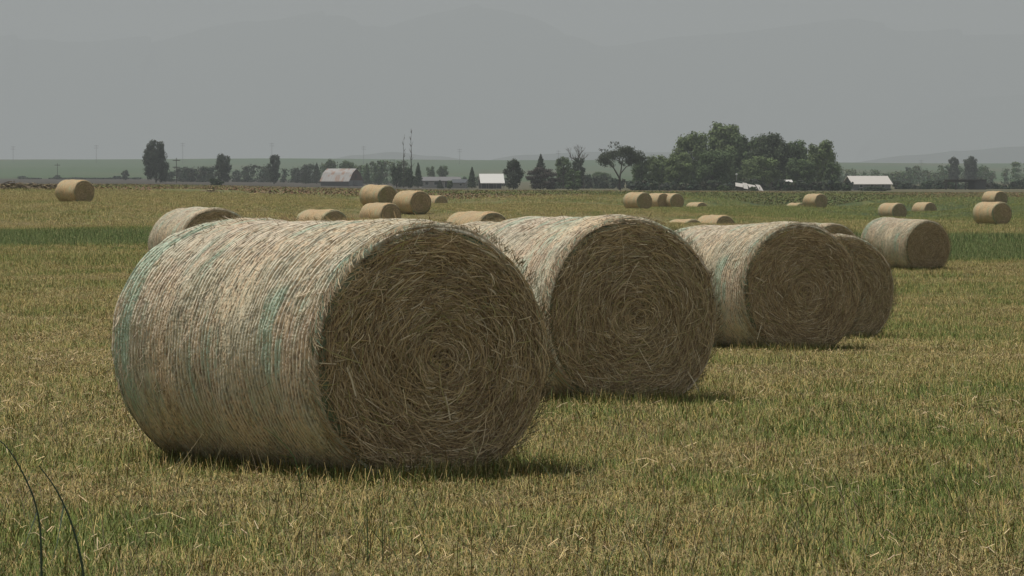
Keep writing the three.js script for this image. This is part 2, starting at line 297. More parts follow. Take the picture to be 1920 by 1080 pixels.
function endGeo(nr, nu, s, len, sgn) {
  const P = [], U = [], I = [];
  for (let j = 0; j <= nr; j++) for (let i = 0; i <= nu; i++) { const r = j / nr * 0.985, phi = i / nu * 2 * Math.PI, p = endPos(r, i === nu ? 0 : phi, s, len, sgn); P.push(...p); U.push(0.5 + sgn * r * Math.cos(phi) / 2.1, 0.5 + r * Math.sin(phi) / 2.1); }
  for (let j = 0; j < nr; j++) for (let i = 0; i < nu; i++) { const a = j * (nu + 1) + i, f = [a, a + nu + 1, a + 1, a + 1, a + nu + 1, a + nu + 2]; if (sgn < 0) f.reverse(); I.push(...f); }
  const g = new THREE.BufferGeometry(); g.setAttribute('position', new THREE.Float32BufferAttribute(P, 3)); g.setAttribute('uv', new THREE.Float32BufferAttribute(U, 2)); g.setIndex(I); g.computeVertexNormals(); return g;
}
function strawCol(R) {
  const t = R(), k = 0.65 + 0.7 * R();
  const c = t < 0.5 ? [0.50, 0.375, 0.205] : t < 0.72 ? [0.30, 0.205, 0.11] : t < 0.85 ? [0.62, 0.50, 0.31] : t < 0.94 ? [0.37, 0.33, 0.135] : [0.74, 0.63, 0.43];
  return c.map((x) => x * k);
}
function endStraws(count, s, len, sgn) {
  const R = rng(900 + s), S = new Soup();
  for (let q = 0; q < count; q++) {
    const r0 = Math.sqrt(R()) * (R() < 0.2 ? 0.955 : 0.91), phi0 = R() * 2 * Math.PI, L = 0.06 + 0.26 * R() * R() + (R() < 0.06 ? 0.2 : 0), slant = (R() + R() + R() - 1.5) * (R() < 0.4 ? 1.7 : 0.6) + 0.5 * (noise(phi0 * 2.2 + 9, r0 * 5, s + 50) - 0.5), n = 5;
    const dir = R() < 0.5 ? -1 : 1, col = strawCol(R), lift = 0.004 + 0.026 * R() * R() + (R() < 0.04 ? 0.035 : 0), pts = [];
    let r = r0, phi = phi0, ok = true;
    for (let k = 0; k < n; k++) {
      const p = endPos(clamp(r, 0.01, 0.97), phi, s, len, sgn); const h = lift + 0.012 * Math.sin(k / (n - 1) * Math.PI) - (k === 0 ? 0.006 : 0);
      pts.push([p[0], p[1], p[2] + sgn * h]);
      const st = L / (n - 1); phi += dir * Math.cos(slant) * st / (Math.max(r, 0.1) * 0.82); r += Math.sin(slant) * st / 0.82; if (r > 0.965 || r < 0.02) { ok = k > 1; if (r > 0.965) r = 0.965; }
    }
    if (!ok) continue;
    const t = norm([pts[4][0] - pts[0][0], pts[4][1] - pts[0][1], pts[4][2] - pts[0][2]]), side = norm(cross(t, norm([(R() - 0.5) * 1.2, (R() - 0.5) * 1.2, sgn])));
    const nr = norm([(R() - 0.5) * 0.9, (R() - 0.5) * 0.9 + 0.1, sgn]), w = 0.0028 + 0.0034 * R();
    S.ribbon(pts, side, w, w * 0.7, nr, col);
  }
  return S.build();
}
function barrelStraws(count, s, len) {
  const R = rng(1700 + s), S = new Soup();
  for (let q = 0; q < count; q++) {
    const u = R(), v = 0.01 + 0.98 * R(), phi0 = u * 2 * Math.PI; if (Math.sin(phi0) < -0.93) continue;
    const L = 0.03 + 0.11 * R() * R(), ang = (R() + R() - 1) * (R() < 0.3 ? 1.5 : 0.6), lift = 0.012 + (R() < 0.12 ? 0.05 * R() : 0.014 * R()), pts = [], k0 = 0.6 + 0.7 * R();
    const col = (R() < 0.45 ? [0.60, 0.50, 0.36] : R() < 0.7 ? [0.38, 0.29, 0.19] : [0.36, 0.33, 0.2]).map((x) => x * k0);
    for (let k = 0; k < 4; k++) {
      const t = k / 3, phi = phi0 + Math.cos(ang) * L * t / 0.82, z = (v - 0.5) * len + Math.sin(ang) * L * t, [x, y] = rim(phi), h = lift * (t * t) + 0.004;
      pts.push([x + Math.cos(phi) * h, y + Math.sin(phi) * h, clamp(z, -len / 2 - 0.03, len / 2 + 0.03)]);
    }
    const nrm = norm([Math.cos(phi0) + (R() - 0.5) * 0.7, Math.sin(phi0) + (R() - 0.5) * 0.7, (R() - 0.5) * 0.7]);
    const t = norm([pts[3][0] - pts[0][0], pts[3][1] - pts[0][1], pts[3][2] - pts[0][2]]), side = norm(cross(t, nrm)), w = 0.003 + 0.003 * R();
    S.ribbon(pts, side, w, w * 0.6, nrm, col);
  }
  return S.build();
}
function rimFringe(count, s, len) {
  const R = rng(2300 + s), S = new Soup();
  for (let q = 0; q < count; q++) {
    const phi = R() * 2 * Math.PI; if (Math.sin(phi) < -0.9) continue; const [x, y] = rim(phi), r = 0.90 + 0.09 * R(), a = (R() - 0.5) * 2.4, L = 0.04 + 0.1 * R(), k = 0.7 + 0.5 * R(), z = len / 2 - 0.07 + 0.08 * R();
    const c = [x * (0.995 + 0.01 * R()), RB - 0.045 + (y - RB + 0.045) * (0.995 + 0.01 * R())], t = [-Math.sin(phi) * Math.cos(a), Math.cos(phi) * Math.cos(a)], o = 0.018 * R();
    const p = (f) => [c[0] + t[0] * L * f + Math.cos(phi) * (o * f - 0.012 * f * f), c[1] + t[1] * L * f + Math.sin(phi) * (o * f - 0.012 * f * f), z + (0.03 + 0.05 * Math.abs(Math.sin(a))) * f];
    const n = norm([Math.cos(phi) + R() - 0.5, Math.sin(phi) + R() - 0.5, R()]), w = 0.003 + 0.003 * R();
    S.ribbon([p(0), p(0.5), p(1)], norm(cross(norm([t[0], t[1], Math.sin(a)]), n)), w, w * 0.6, n, (R() < 0.6 ? [0.5, 0.4, 0.25] : R() < 0.4 ? [0.3, 0.4, 0.28] : [0.36, 0.25, 0.15]).map((v) => v * k));
  }
  return S.build();
}
const strawMat = new THREE.MeshStandardMaterial({ vertexColors: true, roughness: 0.72, side: THREE.DoubleSide });
const BL = 2.0;
const variants = [3, 57].map((s) => {
  const [bm, bb] = barrelMaps(s), [em, eb] = endMaps(s + 11);
  return {
    wrap: new THREE.MeshStandardMaterial({ map: bm, bumpMap: bb, bumpScale: 0.015, roughness: 0.62 }),
    tan: new THREE.MeshStandardMaterial({ map: bm, bumpMap: bb, bumpScale: 0.011, roughness: 0.75, color: new THREE.Color().setRGB(0.88, 0.76, 0.60) }),
    end: new THREE.MeshStandardMaterial({ map: em, bumpMap: eb, bumpScale: 0.02, roughness: 0.95 }),
    near: { wrap: barrelGeo(420, 288, s, BL), front: endGeo(40, 120, s, BL, 1), back: endGeo(14, 60, s, BL, -1), strand: endStraws(12000, s, BL, 1), loose: mergeGeometries([barrelStraws(5200, s, BL), rimFringe(1500, s, BL)]) },
    far: { wrap: barrelGeo(72, 40, s, BL), front: endGeo(10, 48, s, BL, 1), back: endGeo(6, 32, s, BL, -1) },
  };
});
for (const b of BALES) {
  const V = variants[b.kind], near = b.d < 130, G = near ? V.near : V.far;
  const o = thing('hay_bale', b.label, 'hay bale', [b.cx, EYE + b.e - 0.035 - Math.sin(b.tilt) * -1, b.cz], 'round net-wrapped hay bales lying in the field');
  o.position.y = EYE + b.e - 0.035 + Math.sin(b.tilt) * b.len / 2;
  o.rotation.order = 'YXZ'; o.rotation.set(b.tilt, b.th, 0); o.scale.z = b.len / BL;
  part('net_wrap', G.wrap, near ? V.wrap : V.tan, o);
  const f = part('hay_end', G.front, V.end, o); part('hay_end', G.back, V.end, o);
  if (b.stuck) b.stuck.forEach(([x, y, dx, dy, L]) => { const S = new Soup(), z = BL / 2 + 0.04, e = norm([dx, dy, 0.25]); S.ribbon([[x, y, z], [x + e[0] * L * 0.5, y + e[1] * L * 0.5, z + 0.03], [x + e[0] * L, y + e[1] * L - 0.01, z + 0.05]], norm([-dy, dx, 0.4]), 0.011, 0.007, norm([0.1, 0.3, 1]), [0.68, 0.58, 0.38]); part('protruding_stalk', S.build(), strawMat, f); });
  if (near) { tag(part('straw_strand', G.strand, strawMat, f), null, null, null, 'stuff'); tag(part('loose_straw', G.loose, strawMat, o), null, null, null, 'stuff'); }
}

// ---------------------------------------------------------------- grass and stubble
function tuft(seed, n, greenShare, spread, hMin, hMax, w, lying) {
  const R = rng(seed), S = new Soup();
  for (let k = 0; k < n; k++) {
    const a = R() * 6.283, r = spread * Math.sqrt(R()), x = Math.cos(a) * r, z = Math.sin(a) * r, h = mix(hMin, hMax, R() * R()), b = R() * 6.283, kk = 0.7 + 0.6 * R();
    const isG = R() < greenShare, col = (isG ? (R() < 0.6 ? [0.175, 0.215, 0.045] : [0.11, 0.165, 0.035]) : (R() < 0.65 ? [0.40, 0.305, 0.12] : R() < 0.5 ? [0.58, 0.46, 0.25] : [0.25, 0.165, 0.085])).map((c) => c * kk);
    const flat = R() < lying, lean = flat ? 0.97 : 0.15 + 0.5 * R(), pts = [], cb = Math.cos(b), sb = Math.sin(b), L = flat ? h * 1.9 : h;
    for (let q = 0; q < 3; q++) { const t = q / 2, o = L * lean * t * (0.5 + 0.5 * t), y = flat ? 0.015 + 0.03 * R() + h * 0.12 * t : h * (t - 0.18 * lean * t * t); pts.push([x + cb * o, y - 0.004, z + sb * o]); }
    const side = norm([-sb + (R() - 0.5) * 1.2, 0, cb + (R() - 0.5) * 1.2]), nrm = norm([(R() - 0.5) * 1.3, 0.9, (R() - 0.5) * 1.3]);
    S.ribbon(pts, side, w * (0.7 + 0.6 * R()), isG ? w * 0.15 : w * 0.6, nrm, col);
  }
  return S.build();
}
const grassMat = new THREE.MeshPhysicalMaterial({ vertexColors: true, roughness: 0.75, side: THREE.DoubleSide });
const grassRoot = thing('field_grass', 'short mown grass and pale straw stubble covering the field', 'grass'); grassRoot.userData.kind = 'stuff';
{
  const kinds = [];
  const add = (name, geo) => { const k = { name, geo, m: [], c: [] }; kinds.push(k); return k; };
  const straw = [0, 1, 2].map((k) => add('straw_stubble', tuft(100 + k, 34, 0.24, 0.11, 0.012, 0.075, 0.0031, 0.6)));
  const mixed = [0, 1, 2].map((k) => add('mixed_grass', tuft(110 + k, 34, 0.58, 0.11, 0.015, 0.085, 0.0031, 0.4)));
  const green = [0, 1, 2].map((k) => add('green_grass', tuft(120 + k, 34, 0.9, 0.10, 0.02, 0.095, 0.0033, 0.15)));
  const tall = [0, 1].map((k) => add('tall_grass', tuft(130 + k, 5, 0.55, 0.12, 0.12, 0.34, 0.0042, 0.1)));
  const fringe = [0, 1, 2].map((k) => add('uncut_grass', tuft(160 + k, 13, 0.6, 0.09, 0.05, 0.2, 0.0036, 0.12)));
  const R = rng(77), M = new THREE.Matrix4(), Q = new THREE.Quaternion(), UPV = new THREE.Vector3(0, 1, 0), E = new THREE.Euler();
  const inside = (x, z) => { for (const b of BALES) { if (Math.abs(x - b.cx) > 2 || Math.abs(z - b.cz) > 2) continue; const dx = x - b.cx, dz = z - b.cz, u = dx * Math.cos(b.th) - dz * Math.sin(b.th), w = dx * Math.sin(b.th) + dz * Math.cos(b.th); if (Math.abs(w) < b.len / 2 - 0.02 && Math.abs(u) < 0.5) return true; } return false; };
  function put(k, x, z, sc, tint, hs = 1) {
    E.set((R() - 0.5) * 0.25, R() * 6.283, (R() - 0.5) * 0.25); Q.setFromEuler(E);
    M.compose(new THREE.Vector3(x, ground(x, z), z), Q, new THREE.Vector3(sc, sc * hs, sc)); k.m.push(M.clone()); k.c.push(tint);
  }
  function zone(d0, d1, dens, sc, margin) {
    const half = 960 / F * margin, n = Math.round(dens * half * (d1 * d1 - d0 * d0));
    for (let q = 0; q < n; q++) {
      const d = Math.sqrt(mix(d0 * d0, d1 * d1, R())), x = (R() * 2 - 1) * half * d, z = -d; if (inside(x, z) || (d > 440 && R() < 0.93 * smooth(-15, 25, d - mix(455, 560, smooth(-0.2, 0.3, x / d * F / 960)) + 30 * (fbm(x * 0.03, d * 0.01, 49, 3) - 0.5)))) { R(); continue; }
      const w = sward(x, z), g = w.g + (R() - 0.5) * 0.5, p = (R() * 3) | 0, b = 0.75 + 0.5 * R();
      const k = g > 0.78 ? green[p] : g > 0.42 ? mixed[p] : straw[p];
      const hs = 1 + w.strip * 0.6 + w.strip2 * 0.3;
      const deep = clamp(w.g - 0.95, 0, 0.3) / 0.3 * w.strip;
      put(k, x, z, sc * (0.7 + 0.6 * R()), [b * mix(0.9 + 0.2 * R(), 0.66, deep), b * mix(1, 0.8, deep), b * mix(0.75 + 0.3 * R(), 0.8, deep)], hs);
      if (R() < (d < 22 ? 0.012 : 0.007) && d < 70) put(tall[p % 2], x, z, 0.55 + 0.5 * R(), [b, b, b]);
    }
  }
  zone(15.5, 28, 230, 1.0, 1.3); zone(28, 48, 130, 1.15, 1.25); zone(48, 90, 50, 1.45, 1.2); zone(90, 185, 24, 1.6, 1.15); zone(185, 420, 4.6, 2.5, 1.12); zone(420, 720, 1.0, 4, 1.1);
  const litter = [0, 1, 2].map((k) => { const S = new Soup(), r = rng(140 + k), L = 0.05 + 0.035 * k; S.ribbon([[-L / 2, 0.03, 0], [0, 0.045 + 0.02 * r(), 0.015 * (r() - 0.5)], [L / 2, 0.035 + 0.03 * r(), 0.02]], norm([0, 0.5, 1]), 0.004, 0.003, norm([0, 1, 0.4]), [0.66, 0.54, 0.33]); return add('loose_straw', S.build()); });
  const stems = [0, 1].map((k) => { const S = new Soup(), r = rng(150 + k); for (let q = 0; q < 2; q++) { const h = 0.1 + 0.16 * r(), l = (r() - 0.5) * 0.26, x = (r() - 0.5) * 0.1; S.ribbon([[x, 0, 0], [x + l * 0.4, h * 0.6, 0.01], [x + l, h, 0.02]], [1, 0, 0], 0.0036, 0.0018, norm([0.2, 0.6, 0.8]), k ? [0.10, 0.115, 0.05] : [0.17, 0.13, 0.07]); } return add('seed_stem', S.build()); });
  for (let q = 0; q < 9000; q++) { const d = Math.sqrt(mix(256, 3600, R())), x = (R() * 2 - 1) * 1.25 * 960 / F * d; if (inside(x, -d) || fbm(x * 0.9, d * 0.6, 48, 3) < 0.5) continue; const b = 0.6 + 0.65 * R(); put(litter[q % 3], x, -d, 0.7 + 0.7 * R(), [b, b * (0.9 + 0.1 * R()), b * (0.75 + 0.25 * R())]); }
  for (let q = 0; q < 1500; q++) { const d = Math.sqrt(mix(256, 2300, R() * R())), x = (R() * 2 - 1) * 1.25 * 960 / F * d; if (inside(x, -d)) continue; put(stems[q % 2], x, -d, 0.6 + 0.7 * R(), [1, 1, 1]); }
  // longer uncut grass round the feet of the near bales
  for (const b of BALES) if (b.d < 130) for (let q = 0; q < 520; q++) {
    const t = R(), along = R() < 0.5, e = along ? (R() * 2 - 1) * b.len / 2 : (b.len / 2 + 0.05 + 0.3 * R()), u = along ? -(0.42 + 0.28 * R()) : (R() * 2 - 1) * 0.75;
    const x = b.cx + u * Math.cos(b.th) + e * Math.sin(b.th), z = b.cz - u * Math.sin(b.th) + e * Math.cos(b.th);
    put(t < 0.45 ? green[q % 3] : t < 0.66 ? mixed[q % 3] : tall[q % 2], x, z, (t < 0.66 ? 1.0 : 0.5) + 0.5 * R(), [1, 0.97, 0.85], t < 0.66 ? 1.5 : 1);
  }
  for (const b of BALES) if (b.d < 130) for (let q = 0; q < 560; q++) {
    const flank = R() < 0.55, e = flank ? (R() * 2 - 1) * b.len * 0.56 : b.len / 2 + 0.08 + 0.38 * R(), u = flank ? -(0.5 + 0.36 * R()) : (R() * 2 - 1) * 0.8;
    const x = b.cx + u * Math.cos(b.th) + e * Math.sin(b.th), z = b.cz - u * Math.sin(b.th) + e * Math.cos(b.th), t = 0.8 + 0.4 * R();
    if (fbm(x * 2.2, z * 2.2, 46, 2) < 0.42) continue;
    put(fringe[q % 3], x, z, 0.6 + 0.5 * R(), [t, t * 0.98, t * 0.88]);
  }
  for (const k of kinds) {
    if (!k.m.length) continue;
    const o = new THREE.InstancedMesh(k.geo, grassMat, k.m.length); o.name = k.name; o.userData.kind = 'stuff'; o.castShadow = o.receiveShadow = true;
    const col = new THREE.Color(); k.m.forEach((m, i) => { o.setMatrixAt(i, m); o.setColorAt(i, col.setRGB(...k.c[i])); }); grassRoot.add(o);
  }
  console.log('grass', kinds.reduce((a, k) => a + k.m.length, 0));
}
// brown rough weeds along the far edge of the field
const weedRoot = thing('rough_weeds', 'brown dry weeds and rough grass along the far edge of the field', 'weeds'); weedRoot.userData.kind = 'stuff';
{
  const R = rng(501), S = [0, 1, 2].map((k) => { const s = new Soup(), r = rng(510 + k); for (let q = 0; q < 40; q++) { const a = r() * 6.28, rad = 1.1 * Math.sqrt(r()), x = Math.cos(a) * rad, z = Math.sin(a) * rad, h = 0.05 + 0.26 * r() * r(), l = (r() - 0.5) * 0.5, c = (k === 2 ? [0.15, 0.165, 0.06] : r() < 0.45 ? [0.23, 0.155, 0.09] : r() < 0.6 ? [0.32, 0.245, 0.14] : [0.17, 0.165, 0.07]).map((v) => v * (0.7 + 0.6 * r())); s.ribbon([[x, 0, z], [x + l * 0.4, h * 0.6, z], [x + l, h, z]], norm([1, 0, r() - 0.5]), 0.11, 0.05, norm([(r() - 0.5), 0.8, (r() - 0.5)]), c); } return s.build(); });
  const lists = [[], [], []], M = new THREE.Matrix4(), Q = new THREE.Quaternion();
  for (let q = 0; q < 34000; q++) {
    const s = (R() * 2 - 1) * 1.15, d = mix(mix(455, 560, smooth(-0.2, 0.3, s)), 820, Math.pow(R(), 1.3)), x = s * 960 / F * d; const n = fbm(x * 0.05, d * 0.012, 520, 3) + (R() - 0.5) * 0.25; if (n < 0.33) continue;
    const k = n > 0.58 || (d < 520 && n > 0.5) ? 2 : (R() * 2) | 0, sc = (0.7 + 0.8 * R()) * mix(1, 0.75, smooth(0, 0.4, s));
    Q.setFromAxisAngle(new THREE.Vector3(0, 1, 0), R() * 6.28); lists[k].push(M.clone().compose(new THREE.Vector3(x, ground(x, -d), -d), Q, new THREE.Vector3(sc * 1.2, sc * (0.5 + 0.45 * R()), sc * 1.2)));
  }
  const m = new THREE.MeshStandardMaterial({ vertexColors: true, roughness: 0.95, side: THREE.DoubleSide });
  lists.forEach((l, k) => { const o = new THREE.InstancedMesh(S[k], m, l.length); o.name = k === 2 ? 'green_weed' : 'dry_weed'; o.userData.kind = 'stuff'; l.forEach((x, i) => o.setMatrixAt(i, x)); weedRoot.add(o); });
}
// loose heaps of raked hay at the far left
function hayHeap(px, d, w, h, label, seed) {
  const o = thing('hay_heap', label, 'hay heap', at(px, d), 'raked hay heaps along the far field edge'), R = rng(seed), S = new Soup();
  for (let q = 0; q < 900; q++) {
    const t = R() * 2 - 1, u = R() * 2 - 1, y = h * (1 - t * t) * (1 - u * u) * (0.5 + 0.5 * noise(t * 6 + seed, u * 2, seed)) * Math.sqrt(R()), x = t * w / 2, z = u * 1.2, a = R() * 6.28, L = 0.2 + 0.4 * R(), k = 0.6 + 0.7 * R();
    S.ribbon([[x, y, z], [x + Math.cos(a) * L, y + 0.1 * (R() - 0.3), z + Math.sin(a) * L]], norm([-Math.sin(a), R() - 0.5, Math.cos(a)]), 0.12, 0.08, norm([(R() - 0.5), 0.8, 0.3 + R() - 0.5]), (R() < 0.6 ? [0.36, 0.28, 0.16] : [0.2, 0.15, 0.09]).map((c) => c * k));
  }
  part('loose_hay', S.build(), strawMat, o); 
}
[[22, 448, 4.2, 1.15, 'raked hay heap at the far left edge of the field'], [62, 450, 3.6, 0.95, 'raked hay heap halfway between the left edge and the lone bale'], [96, 446, 3, 0.8, 'raked hay heap touching the view of the lone far-left bale'], [395, 452, 4, 1.0, 'raked hay heap left of the tiny low bale'], [452, 492, 4.4, 1.25, 'raked hay heap right behind the tiny low bale'], [500, 455, 3.6, 0.85, 'raked hay heap between the tiny low bale and the barn']].forEach(([px, d, w, h, l], i) => hayHeap(px, d, w, h, l, 40 + i));

// ---------------------------------------------------------------- tall stalks in the foreground
function stalk(label, px, d, pts, r, leaves, col) {      // pts: offsets in metres from the foot (x right, y up, z to the eye)
  const o = thing('grass_stalk', label, 'grass stalk', at(px, d)), c = new THREE.CatmullRomCurve3(pts.map((p) => new THREE.Vector3(...p)));
  const m = mat(...col, { roughness: 0.6 });
  const g = new THREE.TubeGeometry(c, 24, r, 5), P = g.attributes.position, N = g.attributes.normal;
  for (let i = 0; i <= 24; i++) for (let j = 0; j <= 5; j++) { const k = i * 6 + j, q = r * 0.65 * (i / 24); P.setXYZ(k, P.getX(k) - N.getX(k) * q, P.getY(k) - N.getY(k) * q, P.getZ(k) - N.getZ(k) * q); }
  part('stem', g, m, o);
  for (const [t, dx, dy, dz, w] of leaves) { const a = c.getPoint(t), S = new Soup(); S.ribbon([[a.x, a.y, a.z], [a.x + dx * 0.5, a.y + dy * 0.62, a.z + dz * 0.5], [a.x + dx, a.y + dy, a.z + dz]], [0.6, 0.3, 0.74], w, w * 0.15, [0.2, 0.7, 0.6], col.map((v) => v * 1.15)); part('leaf', S.build(), grassMat, o); }
}
const GS = [0.045, 0.075, 0.04];
stalk('long dark grass stalk arching out over the lower left edge', 76, 16.2, [[0, 0, 0], [0, 0.25, 0], [-0.012, 0.46, 0], [-0.06, 0.6, 0], [-0.15, 0.74, 0], [-0.24, 0.78, 0]], 0.006, [[0.42, -0.09, -0.2, 0.03, 0.012], [0.58, 0.03, 0.06, 0, 0.007]], GS);
stalk('bent dark grass stalk right of the arching one, lower left corner', 160, 16.6, [[0, 0, 0], [-0.015, 0.22, 0], [-0.06, 0.4, 0], [-0.12, 0.53, 0], [-0.185, 0.62, 0]], 0.0068, [[0.62, -0.05, -0.24, 0.02, 0.014], [0.4, 0.05, 0.1, 0, 0.008]], GS);
stalk('tall green weed with drooping tip before the foreground bale', 565, 22.3, [[0, 0, 0], [-0.01, 0.14, 0], [-0.04, 0.27, 0], [-0.11, 0.36, 0], [-0.2, 0.43, 0]], 0.004, [[0.5, -0.14, 0.02, 0.02, 0.012], [0.3, 0.12, 0.1, 0, 0.012], [0.3, -0.13, -0.06, 0, 0.01], [0.15, 0.1, -0.02, 0.05, 0.01]], [0.085, 0.15, 0.045]);
stalk('thin upright green stalk left of the frame centre foreground', 690, 18.8, [[0, 0, 0], [-0.004, 0.2, 0], [-0.006, 0.42, 0]], 0.0034, [], [0.07, 0.12, 0.04]);
stalk('thin upright green stalk beside a paler one in the foreground', 716, 18.9, [[0, 0, 0], [0.004, 0.2, 0], [0.002, 0.36, 0]], 0.0028, [[0.3, -0.1, 0.1, 0, 0.008]], [0.09, 0.13, 0.05]);
stalk('leaning stalk with seed tip below the end of the foreground bale', 815, 19, [[0, 0, 0], [-0.07, 0.17, 0], [-0.12, 0.28, 0]], 0.0032, [], [0.12, 0.13, 0.055]);
stalk('stalk standing up against the lower right of the foreground bale end', 892, 23.4, [[0, 0, 0], [0, 0.14, 0], [0.005, 0.24, 0], [0.02, 0.32, 0]], 0.003, [[0.6, -0.03, 0.08, 0, 0.006]], [0.17, 0.17, 0.085]);
stalk('pale stalk leaning right against the lower left of the foreground bale', 318, 24.1, [[0, 0, 0], [0.06, 0.1, 0], [0.16, 0.24, 0], [0.2, 0.3, 0]], 0.003, [], [0.36, 0.3, 0.18]);
stalk('second pale stalk beside the lower left of the foreground bale', 392, 24, [[0, 0, 0], [0.04, 0.14, 0], [0.09, 0.26, 0]], 0.0028, [[0.6, 0.03, 0.04, 0, 0.007]], [0.26, 0.23, 0.12]);

// ---------------------------------------------------------------- trees
const leafMat = new THREE.MeshStandardMaterial({ vertexColors: true, roughness: 0.9, side: THREE.DoubleSide });
const barkMat = mat(0.09, 0.075, 0.06), paleBark = mat(0.2, 0.185, 0.165);
function limb(S, a, b, r0, r1, col = [0.085, 0.072, 0.058]) {
  const t = norm([b[0] - a[0], b[1] - a[1], b[2] - a[2]]), u = norm(cross(t, Math.abs(t[1]) < 0.9 ? [0, 1, 0] : [1, 0, 0])), v = cross(t, u), n = 6, base = S.count;
  for (let k = 0; k < n; k++) { const q = k / n * 6.2832, d = [0, 1, 2].map((i) => u[i] * Math.cos(q) + v[i] * Math.sin(q)); S.v(a.map((x, i) => x + d[i] * r0), d, col); S.v(b.map((x, i) => x + d[i] * r1), d, col); }
  for (let k = 0; k < n; k++) { const p = base + 2 * k, q = base + 2 * ((k + 1) % n); S.i.push(p, p + 1, q, q, p + 1, q + 1); }
}
function leaves(S, R, c, rad, n, size, col) {             // a clump: small faces through a ragged ball
  for (let k = 0; k < n; k++) {
    const d = norm([R() - 0.5, R() - 0.5, R() - 0.5].map((x) => x * 2 + 1e-4)), q = Math.pow(R(), 0.45) * (0.75 + 0.4 * R()), p = c.map((x, i) => x + d[i] * rad[i] * q);
    const nn = norm([d[0] * 0.8 + (R() - 0.5) * 1.1, d[1] * 0.8 + (R() - 0.5) * 1.1 + 0.25, d[2] * 0.8 + (R() - 0.5) * 1.1]), u = norm(cross(nn, norm([R() - 0.5, R() - 0.5, R() - 0.5]))), v = cross(nn, u), s = size * (0.5 + 0.8 * R()), kk = 0.65 + 0.7 * R();
    const cc = col.map((x) => x * kk), a = S.v(p.map((x, i) => x - u[i] * s), nn, cc), b = S.v(p.map((x, i) => x + v[i] * s * 0.6), nn, cc), e = S.v(p.map((x, i) => x + u[i] * s), nn, cc), f = S.v(p.map((x, i) => x - v[i] * s * 0.6), nn, cc);
    S.i.push(a, b, e, a, e, f);
  }
}
const PX = (d) => d / F;
